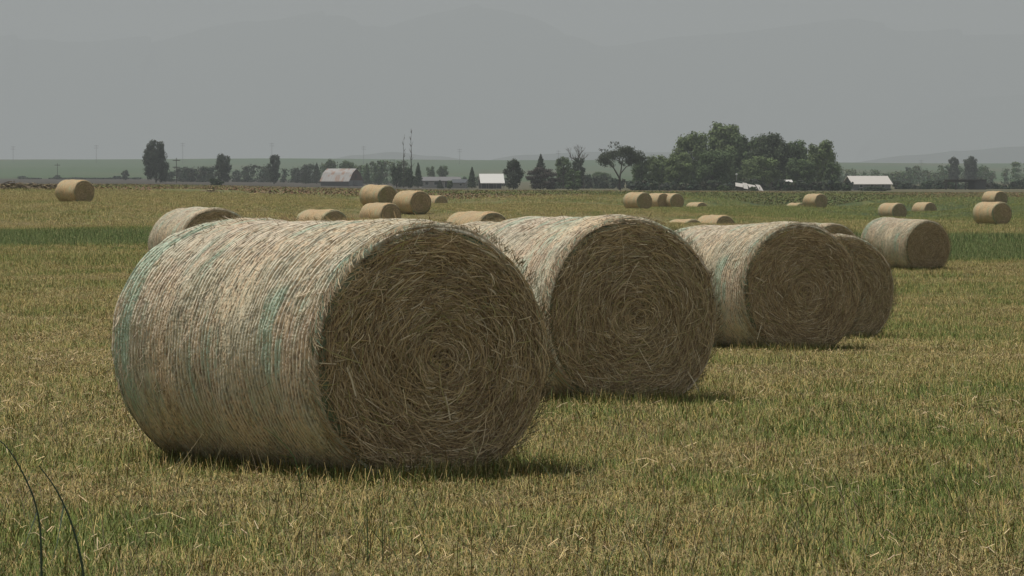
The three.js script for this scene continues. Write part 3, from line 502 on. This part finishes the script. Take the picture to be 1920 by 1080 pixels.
function tree(px, top, wpx, d, kind, label, seed, col = [0.06, 0.085, 0.035], group) {
  const R = rng(seed * 131 + 7), p = at(px, d), w = wpx * PX(d), topY = EYE + (HORIZON - top) * PX(d), h = topY - p[1];
  const name = { conifer: 'conifer_tree', bare: 'bare_tree', shrub: 'shrub', open: 'open_tree' }[kind] || 'leafy_tree';
  const o = thing(name, label, kind === 'shrub' ? 'shrub' : 'tree', p, group), T = new Soup(), L = new Soup(), size = Math.max(0.22, 0.0175 * h + 0.08);
  if (kind === 'bare' || kind === 'pole') {
    const br = (a, dir, len, r, depth) => {
      const b = a.map((x, i) => x + dir[i] * len); limb(T, a, b, r, r * 0.68); if (!depth) return;
      const n = depth > 2 ? 3 : 2 + (R() < 0.5 ? 1 : 0);
      for (let k = 0; k < n; k++) { const q = R() * 6.28, sp = kind === 'pole' ? 0.28 : 0.62; br(b, norm([dir[0] + Math.cos(q) * sp, dir[1] + 0.05 + 0.2 * R(), dir[2] + Math.sin(q) * sp]), len * (0.62 + 0.2 * R()), r * 0.62, depth - 1); }
    };
    if (kind === 'bare') br([0, 0, 0], [0, 1, 0], h * 0.3, h * 0.022, 5);
    else { let a = [0, 0, 0]; for (let k = 0; k < 8; k++) { const b = [(R() - 0.5) * 0.25, h * (k + 1) / 8, (R() - 0.5) * 0.2]; limb(T, a, b, 0.26 * (1 - k / 9), 0.26 * (1 - (k + 1) / 9)); if (k > 1) for (let j = 0; j < 4; j++) { const q = R() * 6.28; limb(T, b, [b[0] + Math.cos(q) * w * 0.5 * (1 - k / 10), b[1] + 0.6 + R() * 1.4, b[2] + Math.sin(q) * w * 0.5], 0.07, 0.02); } a = b; } }
    part('trunk', T.build(), new THREE.MeshStandardMaterial({ vertexColors: true, roughness: 0.95 }), o); return;
  }
  if (kind === 'conifer') {
    limb(T, [0, 0, 0], [0, h * 0.97, 0], 0.018 * h + 0.05, 0.03); const n = 16;
    for (let k = 0; k < n; k++) { const t = k / (n - 1), y = h * mix(0.1, 0.96, t), rr = w / 2 * Math.pow(1 - t, 0.8) + 0.15; for (let j = 0; j < 7; j++) { const q = R() * 6.28, x = Math.cos(q) * rr * 0.55, z = Math.sin(q) * rr * 0.55; limb(T, [0, y, 0], [x, y - 0.1, z], 0.04, 0.015); leaves(L, R, [x, y - 0.06 * rr, z], [rr * 0.5, h * 0.035 + 0.1, rr * 0.5], 34, size * 0.75, col); } }
  } else if (kind === 'open') {                           // forked trunk, leaves only towards the twig ends
    const fork = [0, h * 0.22, 0]; limb(T, [0, 0, 0], fork, 0.36, 0.3);
    const br = (a, dir, len, r, depth) => { const b = a.map((x, i) => x + dir[i] * len); limb(T, a, b, r, r * 0.65); if (depth < 4) { leaves(L, R, b.map((x) => x + (R() - 0.5) * 0.8), [1.1, 0.7, 1.1], depth < 2 ? 34 : 46, 0.19, col); if (R() < 0.8) leaves(L, R, a.map((x, i) => mix(x, b[i], 0.5) + (R() - 0.5) * 2.2), [0.8, 0.6, 0.8], 30, 0.19, col); } if (!depth) return; const n = depth > 2 ? 2 : 3; for (let k = 0; k < n; k++) { const q = R() * 6.28; br(b, norm([dir[0] + Math.cos(q) * 0.74, dir[1] * 0.9 + 0.12, dir[2] + Math.sin(q) * 0.74]), len * (0.5 + 0.34 * R()), r * 0.62, depth - 1); } };
    br(fork, norm([-0.55, 0.95, 0.1]), h * 0.25, 0.25, 4); br(fork, norm([0.15, 1, -0.1]), h * 0.26, 0.24, 4); br([0, h * 0.3, 0], norm([0.75, 0.9, 0.2]), h * 0.2, 0.18, 4);
    for (let k = 0; k < 34; k++) { const a = R() * 6.28, q = Math.sqrt(R()), y = h * mix(0.48, 0.93, R()); leaves(L, R, [Math.cos(a) * q * w * 0.42 * Math.sin(Math.PI * clamp(0.18 + (y / h - 0.45) * 1.3)), y, Math.sin(a) * q * w * 0.4], [0.75, 0.55, 0.75], 26, 0.19, col); }
    const crown = L.build(); part('trunk', T.build(), new THREE.MeshStandardMaterial({ vertexColors: true, roughness: 0.95 }), o); part('crown', crown, leafMat, o); return;
  } else {
    const low = kind === 'shrub' ? 0.02 : kind === 'oval' ? 0.1 : 0.08, n = kind === 'shrub' ? 12 : Math.round(16 + w * 1.6);
    limb(T, [0, 0, 0], [0, h * 0.45, 0], 0.02 * h + 0.06, 0.012 * h + 0.04); limb(T, [0, h * 0.45, 0], [0.02 * h, h * 0.8, 0], 0.012 * h + 0.04, 0.03);
    for (let k = 0; k < n; k++) {
      const t = (k + 0.5) / n, y = mix(low, 0.9, t), prof = kind === 'oval' ? Math.pow(Math.sin(Math.PI * clamp(0.16 + y * 0.76)), 0.6) : kind === 'round' ? Math.pow(Math.sin(Math.PI * clamp(0.12 + y * 0.74)), 0.7) : Math.pow(Math.sin(Math.PI * clamp(0.22 + y * 0.72)), 0.8);
      const a = k * 2.4 + R() * 1.4, rr = w / 2 * prof * (0.35 + 0.4 * R()), lr = Math.max(0.7 * size, w * (0.15 + 0.09 * R()) * (0.6 + 0.4 * prof)), c = [Math.cos(a) * rr, h * y * (0.985 + 0.03 * R()), Math.sin(a) * rr];
      limb(T, [0, h * Math.max(0.05, y - 0.22), 0], c, 0.006 * h + 0.03, 0.02);
      const tone = 0.8 + 0.4 * R(); leaves(L, R, c, [lr, Math.min(lr, h * 0.13), lr], Math.round(clamp(lr * lr * 60 / (size * 1.6), 50, 420)), size, col.map((x) => x * tone));
    }
  }
  part('trunk', T.build(), new THREE.MeshStandardMaterial({ vertexColors: true, roughness: 0.95 }), o); part('crown', L.build(), leafMat, o);
}
const DK = [0.042, 0.06, 0.032], WILLOW = [0.135, 0.185, 0.068], MID = [0.085, 0.13, 0.048], GV = 'trees of the farm grove', FT = 'trees along the far farm lane';
tree(293, 260, 50, 1450, 'oval', 'tall dark rounded tree standing alone at the left before the green hill', 1, DK, FT);
tree(419, 287, 34, 1500, 'oval', 'dark pointed tree in the middle of the left hedge line', 2, DK, FT);
tree(514, 285, 28, 1550, 'oval', 'slim dark tree between the pointed tree and the barn', 3, DK, FT);
tree(573, 312, 20, 1600, 'conifer', 'small dark conifer just left of the barn', 4, DK, FT);
tree(594, 305, 26, 1650, 'conifer', 'broader dark conifer peeping over the left end of the barn roof', 5, DK, FT);
tree(621, 296, 26, 1700, 'oval', 'hazy tree rising behind the left half of the barn roof', 6, MID, FT);
tree(655, 300, 30, 1700, 'round', 'rounded hazy tree rising behind the right half of the barn roof', 7, MID, FT);
tree(688, 306, 22, 1650, 'conifer', 'hazy conifer rising behind the gable of the barn', 8, MID, FT);
tree(710, 299, 28, 1650, 'oval', 'hazy tree between the barn gable and the bare trunks', 9, MID, FT);
tree(744, 307, 30, 1300, 'oval', 'bushy green tree left of the bare trunks', 10, [0.055, 0.085, 0.035], FT);
tree(766, 312, 26, 1280, 'oval', 'bushy green tree at the foot of the bare trunks', 11, [0.055, 0.085, 0.035], FT);
tree(784, 305, 22, 1300, 'conifer', 'green conifer right of the bare trunks', 12, [0.045, 0.075, 0.03], FT);
tree(771, 250, 16, 1280, 'pole', 'tall bare thin trunk, the taller of two side by side', 13);
tree(757, 262, 12, 1290, 'pole', 'bare thin trunk, the shorter of two side by side', 14);
tree(808, 311, 22, 1750, 'round', 'hazy tree behind the left end of the long pale house', 15, MID, FT);
tree(830, 309, 26, 1750, 'round', 'hazy tree behind the middle of the long pale house', 16, MID, FT);
tree(885, 313, 20, 1260, 'conifer', 'small green conifer between the long pale house and the white-roofed shelter', 17, [0.045, 0.075, 0.03], FT);
tree(963, 296, 40, 1080, 'oval', 'dark tree at the right end of the white-roofed shelter', 18, DK, FT);
tree(1014, 289, 44, 1160, 'conifer', 'dark pointed conifer above the brown shrub', 19, DK, FT);
tree(1018, 312, 70, 1090, 'shrub', 'broad dull brown shrub below the pointed conifer', 20, [0.062, 0.052, 0.042]);
tree(1056, 290, 36, 1180, 'oval', 'dark green tree right of the pointed conifer', 21, MID, FT);
tree(1084, 291, 30, 1160, 'oval', 'slim dark green tree in front of the bare branching tree', 22, DK, FT);
tree(1074, 316, 40, 1080, 'shrub', 'bright green rounded shrub left of the forked tree', 23, [0.075, 0.12, 0.04]);
tree(1094, 268, 62, 1220, 'bare', 'bare branching tree left of the forked tree', 24);
tree(1162, 260, 96, 1060, 'open', 'open forked tree with thin leaves, sky showing through', 28, [0.06, 0.08, 0.038]);
tree(1128, 322, 46, 1600, 'round', 'pale hazy tree seen through beneath the forked tree', 26, MID, FT);
tree(1203, 294, 44, 1080, 'round', 'lowest leftmost tree of the grove, next to the forked tree', 30, MID, GV);
tree(1236, 290, 62, 1060, 'round', 'bushy tree second from the left of the grove', 31, WILLOW, GV);
tree(1272, 284, 62, 1040, 'round', 'grey green front tree in the left half of the grove', 32, WILLOW, GV);
tree(1296, 246, 76, 1120, 'round', 'tall rounded tree on the left shoulder of the grove', 33, WILLOW, GV);
tree(1358, 226, 86, 1130, 'round', 'tallest tree of the grove, at its peak', 34, WILLOW, GV);
tree(1336, 280, 90, 1040, 'round', 'wide front tree under the peak of the grove', 35, MID, GV);
tree(1402, 252, 76, 1120, 'round', 'tree just right of the peak of the grove', 36, MID, GV);
tree(1446, 248, 84, 1110, 'round', 'broad dark tree on the right shoulder of the grove', 37, [0.052, 0.076, 0.032], GV);
tree(1424, 292, 84, 1050, 'round', 'front tree behind the low white roof in the grove', 38, WILLOW, GV);
tree(1490, 262, 72, 1120, 'round', 'tree between the right shoulder and the right end of the grove', 39, MID, GV);
tree(1541, 262, 64, 1080, 'round', 'rounded tree closing the grove at its right end', 40, WILLOW, GV);
tree(1500, 296, 70, 1050, 'round', 'front tree of the right half of the grove', 41, MID, GV);
tree(1560, 304, 40, 1060, 'round', 'lower tree hanging over the right end of the grove', 42, MID, GV);
tree(1788, 291, 26, 1900, 'oval', 'left one of the twin hazy trees at the right', 45, DK, FT);
tree(1820, 290, 30, 1900, 'oval', 'right one of the twin hazy trees at the right', 46, DK, FT);
tree(1703, 311, 16, 2300, 'round', 'small round tree on the pasture crest at the right', 47, DK, FT);
tree(404, 334, 34, 1000, 'shrub', 'low dark shrub on the ploughed strip under the pointed tree', 48, [0.05, 0.075, 0.035]);
tree(108, 328, 18, 2100, 'shrub', 'small shrub at the foot of the leftmost utility pole', 49, DK);
tree(235, 318, 16, 1900, 'oval', 'small hazy tree left of the tall lone tree', 50, DK, FT);
tree(1357, 347, 26, 960, 'shrub', 'low green shrub at the left end of the low white roof in the grove', 51, MID);
tree(1412, 350, 13, 940, 'shrub', 'tiny green shrub in front of the middle of the low white roof', 55, MID);
tree(1640, 350, 60, 980, 'shrub', 'low dark shrub before the wall of the white-roofed farmhouse', 52, DK);
tree(825, 338, 12, 1200, 'conifer', 'tiny dark conifer before the wall of the long pale house', 53, DK, FT);
tree(843, 338, 14, 1210, 'oval', 'tiny bush before the right end of the long pale house', 54, MID, FT);
function hedge(label, x0, x1, top, d, seed, col, ragged) {  // far-off trees and bushes that read as one mass
  const R = rng(seed), L = new Soup(), n = Math.round((x1 - x0) / 3.4), mid = (x0 + x1) / 2, p0 = at(mid, d);
  for (let k = 0; k < n; k++) {
    const px = mix(x0, x1, R()), dd = d * (0.97 + 0.06 * R()), p = at(px, dd), hh = EYE + (HORIZON - top - ragged * 0.6 + ragged * 1.6 * noise(px * 0.05, 3, seed)) * PX(dd) - p[1];
    for (let j = 0; j < 4; j++) { const rr = 9 * PX(dd) * (0.5 + 0.6 * R()); leaves(L, R, [p[0] - p0[0] + (R() - 0.5) * rr, Math.max(0.3, hh * (0.15 + 0.25 * j) - rr * 0.3), p[2] - p0[2]], [rr, Math.min(rr, hh * 0.3), rr], 46, 0.42, col.map((c) => c * (0.75 + 0.5 * R()))); }
  }
  const o = part(numbered('hedgerow'), L.build(), leafMat, scene); o.position.set(...p0); tag(o, label, 'hedgerow', null, 'stuff');
}
hedge('hazy hedge line between the tall lone tree and the pointed tree', 305, 402, 320, 1700, 61, DK, 8);
hedge('hazy hedge line between the pointed tree and the barn', 436, 600, 316, 1800, 62, DK, 10);
hedge('hazy wood behind the barn and the bare trunks', 600, 770, 312, 1800, 63, MID, 14);
hedge('low hazy bushes behind the pale house and shelter', 770, 960, 334, 1700, 64, DK, 8);
hedge('dark undergrowth below the forked tree', 1030, 1200, 336, 1300, 65, DK, 10);
hedge('hazy tree belt right of the grove', 1570, 1780, 322, 2000, 66, MID, 14);
hedge('hazy tree belt under the twin trees at the right edge', 1760, 1990, 314, 2000, 67, MID, 14);
hedge('dark undergrowth along the foot of the grove', 1190, 1590, 342, 1010, 68, DK, 8);
hedge('dark low growth around the open shed at the right', 1680, 1990, 345, 1250, 69, DK, 10);
hedge('small scattered bushes on the lower pasture at the left', 40, 260, 333, 2200, 70, DK, 4);

// ---------------------------------------------------------------- farm buildings and poles
const quad = (a, b, c, d) => { const g = new THREE.BufferGeometry(); g.setAttribute('position', new THREE.Float32BufferAttribute([...a, ...b, ...c, ...a, ...c, ...d], 3)); g.computeVertexNormals(); return g; };
const boxG = (w, h, d, x, y, z) => new THREE.BoxGeometry(w, h, d).translate(x, y, z);
function slab(profile, len, thick) {                      // a roof of even thickness over a polyline profile [z, y], running along x
  const s = new THREE.Shape(); profile.forEach(([z, y], i) => i ? s.lineTo(z, y) : s.moveTo(z, y)); [...profile].reverse().forEach(([z, y]) => s.lineTo(z, y - thick));
  return new THREE.ExtrudeGeometry(s, { depth: len, bevelEnabled: false }).rotateY(-Math.PI / 2).translate(len / 2, 0, 0);
}
function gable(profile, thick, x) { const s = new THREE.Shape(); profile.forEach(([z, y], i) => i ? s.lineTo(z, y) : s.moveTo(z, y)); return new THREE.ExtrudeGeometry(s, { depth: thick, bevelEnabled: false }).rotateY(-Math.PI / 2).translate(x + thick / 2, 0, 0); }
const rusty = (base, rust, seed, amt) => new THREE.MeshStandardMaterial({ roughness: 0.6, side: THREE.DoubleSide, map: tex(256, 256, (i, j) => { const n = fbm(i / 40, j / 26, seed, 4), st = noise(i / 5, j / 90, seed + 5), k = 0.88 + 0.24 * st; return mix3(base, rust, smooth(0.5, 0.68, n) * amt).map((c) => c * k); }, true) });
const uvFit = (g) => { g.computeBoundingBox(); const b = g.boundingBox, p = g.attributes.position, u = []; for (let i = 0; i < p.count; i++) u.push((p.getX(i) - b.min.x) / 9, (p.getY(i) - b.min.y + p.getZ(i) - b.min.z) / 9); g.setAttribute('uv', new THREE.Float32BufferAttribute(u, 2)); return g; };
{ // gambrel barn
  const o = thing('gambrel_barn', 'old barn with a rust-streaked pale gambrel roof and red gable', 'barn', at(641, 1400)); o.rotation.y = -0.62;
  const L = 11.6, W = 7.6, H = 1.9, prof = [[-W / 2 - 0.3, H - 0.3], [-W * 0.27, H + 2.6], [0, H + 3.9], [W * 0.27, H + 2.6], [W / 2 + 0.3, H - 0.3]], metal = rusty([0.36, 0.35, 0.34], [0.3, 0.17, 0.11], 81, 0.85);
  part('roof', uvFit(slab(prof, L + 0.7, 0.16)), metal, o);
  part('wall', boxG(L, H, 0.2, 0, H / 2, W / 2), mat(0.12, 0.12, 0.125), o); part('wall', boxG(L, H, 0.2, 0, H / 2, -W / 2), mat(0.12, 0.12, 0.125), o);
  for (const x of [-L / 2, L / 2]) { part('gable', gable([[-W / 2 + 0.1, H], [-W * 0.25, H + 2.4], [0, H + 3.65], [W * 0.25, H + 2.4], [W / 2 - 0.1, H]], 0.18, x), mat(0.13, 0.07, 0.06), o); part('gable_wall', boxG(0.2, H, W - 0.2, x, H / 2, 0), mat(0.24, 0.245, 0.25), o); }
  part('hayloft_door', boxG(0.1, 1.4, 1.3, L / 2 + 0.16, H + 1.3, 0), mat(0.08, 0.06, 0.055), o); part('barn_door', boxG(0.1, 1.8, 2.2, L / 2 + 0.17, 0.92, 0.4), mat(0.2, 0.2, 0.205), o);
}
function house(name, label, px, d, yaw, L, W, H, rise, roofM, wallM, windows, eave = 0.4, thick = 0.15) {
  const o = thing(name, label, name.includes('shed') || name.includes('shelter') ? 'shed' : 'house', at(px, d)); o.rotation.y = yaw;
  part('roof', slab([[-W / 2 - eave, H - eave * rise / (W / 2)], [0, H + rise], [W / 2 + eave, H - eave * rise / (W / 2)]], L + 2 * eave, thick), roofM, o);
  part('wall', boxG(L, H - 0.1, 0.15, 0, H / 2 - 0.05, W / 2 - 0.08), wallM, o); part('wall', boxG(L, H - 0.1, 0.15, 0, H / 2 - 0.05, -W / 2 + 0.08), wallM, o);
  for (const x of [-L / 2, L / 2]) part('gable', gable([[-W / 2 + 0.16, 0], [-W / 2 + 0.16, H - 0.2], [0, H + rise - 0.3], [W / 2 - 0.16, H - 0.2], [W / 2 - 0.16, 0]], 0.15, x * 0.985), wallM, o);
  for (const [x, y, w, h, n] of windows) { const f = part(n || 'window', boxG(w, h, 0.06, x, y, W / 2 + 0.02), mat(0.75, 0.75, 0.73), o); part('pane', boxG(w - 0.16, h - 0.16, 0.04, x, y, W / 2 + 0.05), mat(0.04, 0.05, 0.055, { roughness: 0.2 }), f); }
  return o;
}
const white = mat(0.62, 0.61, 0.58), greyRoof = mat(0.2, 0.2, 0.205), whiteMetal = mat(0.8, 0.78, 0.74, { roughness: 0.5 });
house('pale_house', 'long low pale house with grey roof behind the cluster of bales', 825, 1330, 0.12, 12.2, 6, 2.4, 1.1, greyRoof, mat(0.36, 0.345, 0.33), [[-4.4, 1.45, 1.2, 1.1], [-1.4, 1.45, 1.6, 1.1], [4.2, 1.45, 1.2, 1.1], [1.6, 1.02, 0.95, 2.0, 'door']]);
house('side_shed', 'small dark-roofed shed joined to the view of the pale house', 863, 1320, -0.3, 4.4, 4, 1.9, 0.9, mat(0.09, 0.1, 0.11), mat(0.3, 0.29, 0.28), [[0.8, 1.1, 0.9, 0.8]]);
{ // open shelter with a bright white roof
  const o = thing('open_shelter', 'open shelter with a bright white sloping roof beside the dark tree', 'shed', at(921, 1240)); o.rotation.y = 0.14;
  part('roof', slab([[-2.6, 2.6], [0, 4.35], [3.1, 1.65]], 7.2, 0.14), mat(0.85, 0.84, 0.8, { roughness: 0.4 }), o);
  for (const x of [-3.3, -1.1, 1.1, 3.3]) for (const z of [-2.3, 2.8]) part('post', boxG(0.16, z > 0 ? 1.8 : 2.6, 0.16, x, z > 0 ? 0.9 : 1.3, z), mat(0.3, 0.28, 0.26), o);
  part('rear_wall', boxG(6.8, 2.6, 0.1, 0, 1.3, -2.42), mat(0.1, 0.1, 0.11), o); part('ridge_beam', boxG(6.9, 0.16, 0.14, 0, 4.06, 0), mat(0.25, 0.23, 0.2), o);
}
house('white_roofed_house', 'white-roofed farmhouse right of the grove', 1626, 1060, 0.35, 10.2, 5.6, 1.9, 1.75, mat(0.72, 0.68, 0.63, { roughness: 0.5 }), mat(0.22, 0.22, 0.22), [[-3, 1.2, 1, 0.9], [0, 1.2, 1, 0.9], [3, 1.2, 1, 0.9]], 0.45);
{ // low shed with broken white roof in the grove
  const o = thing('low_shed', 'low shed with a patchy white roof in front of the grove', 'shed', at(1402, 960)); o.rotation.y = 0.15; o.position.y += 0.1; o.scale.setScalar(0.9);
  const panel = mat(0.6, 0.57, 0.53, { roughness: 0.6 });
  [[-2.3, 1.72, 1.9], [-0.7, 1.5, 1.2], [1.0, 1.35, 2.0], [2.9, 1.05, 1.3]].forEach(([x, y, w], k) => { const m = part('roof_panel', boxG(w, 0.08, 2.2 + 0.5 * (k % 2), 0, 0, 0), panel, o); m.position.set(x, y - 0.35, 0.4); m.rotation.set(0.42 + 0.16 * (k % 2), 0.12 * (k - 1.5), -0.1 - 0.05 * k); });
  part('wall', boxG(5.6, 1.0, 0.14, 0.2, 0.5, -0.2), mat(0.16, 0.15, 0.14), o); for (const x of [-2.4, 0.2, 2.8]) part('post', boxG(0.12, 0.9, 0.12, x, 0.45, 1.2), mat(0.2, 0.18, 0.16), o);
}
{ const o = thing('yard_lamp_post', 'thin pale yard post with a small head before the grove', 'lamp post', at(1381, 1005)); part('post', new THREE.CylinderGeometry(0.06, 0.09, 3.7, 8).translate(0, 1.85, 0), mat(0.35, 0.35, 0.34), o); part('lamp_head', new THREE.SphereGeometry(0.28, 10, 8).scale(1, 0.7, 1).translate(0, 3.8, 0), mat(0.6, 0.6, 0.58), o); part('bracket', boxG(0.5, 0.06, 0.06, 0.1, 3.55, 0), mat(0.35, 0.35, 0.34), o); }
house('garden_shed', 'tiny pale-roofed shed half hidden in the right half of the grove', 1477, 1012, 0.25, 1.7, 1.5, 2.1, 0.45, whiteMetal, mat(0.1, 0.1, 0.1), [[0, 1.1, 0.5, 0.5]], 0.15, 0.08);
{ // open machine shed
  const o = thing('machine_shed', 'dark open-fronted machine shed at the right edge', 'shed', at(1810, 1180)); o.rotation.y = -0.06;
  part('roof', slab([[-3, 2.3], [3.2, 2.85]], 11.6, 0.2), mat(0.09, 0.08, 0.08), o); part('rear_wall', boxG(4.6, 2.2, 0.12, 3.2, 1.1, -2.8), mat(0.1, 0.095, 0.09), o); for (const x of [-5.4, -2.7, 0]) part('post', boxG(0.2, 2.2, 0.2, x, 1.1, -2.6), mat(0.09, 0.08, 0.075), o);
  for (const x of [-5.4, -2.7, 0, 2.7, 5.4]) part('post', boxG(0.22, 2.7, 0.22, x, 1.35, 2.8), mat(0.09, 0.08, 0.075), o);
  part('side_wall', boxG(0.12, 2.2, 5.4, 5.5, 1.1, 0), mat(0.08, 0.078, 0.076), o); part('front_panel', boxG(2.6, 2.5, 0.1, 4.05, 1.25, 2.92), mat(0.075, 0.075, 0.078), o);
}
function pole(name, label, px, top, d, arms, col, group) {
  const p = at(px, d), h = EYE + (HORIZON - top) * PX(d) - p[1], o = thing(name, label, name === 'pylon' ? 'pylon' : 'utility pole', p, group), r = name === 'pylon' ? 0.22 : 0.16;
  part('post', new THREE.CylinderGeometry(r * 0.7, r, h, 8).translate(0, h / 2, 0), col, o);
  for (let k = 0; k < arms; k++) part('crossarm', boxG(name === 'pylon' ? 5 : 2.6, 0.28, 0.28, 0, h - 0.9 - k * 2.4, r + 0.1), col, o);
}
const wood = mat(0.09, 0.08, 0.07), steel = mat(0.16, 0.17, 0.175);
pole('utility_pole', 'leftmost utility pole, above the lone far-left bale', 108, 306, 2000, 1, wood, 'utility poles on the plain');
pole('utility_pole', 'utility pole just right of the tall lone tree', 331, 296, 1500, 2, wood, 'utility poles on the plain');
[[25, 274, 'faint pylon at the extreme left of the hill crest'], [181, 272, 'faint pylon on the crest left of the tall lone tree'], [343, 268, 'faint pylon on the crest right of the tall lone tree'], [510, 268, 'faint pylon on the crest above the slim dark tree'], [682, 274, 'faint pylon on the crest above the barn gable'], [862, 279, 'faint pylon on the crest right of the bare trunks'], [1047, 282, 'faint pylon beyond the bare branching tree'], [1727, 300, 'faint pylon on the crest left of the twin trees']].forEach(([px, top, l]) => pole('pylon', l, px, top, 4700, 2, steel, 'pylons along the hill crest'));

scene.traverse((o) => { if (o.isMesh) { o.castShadow = true; o.receiveShadow = true; } });
renderer.render(scene, camera);
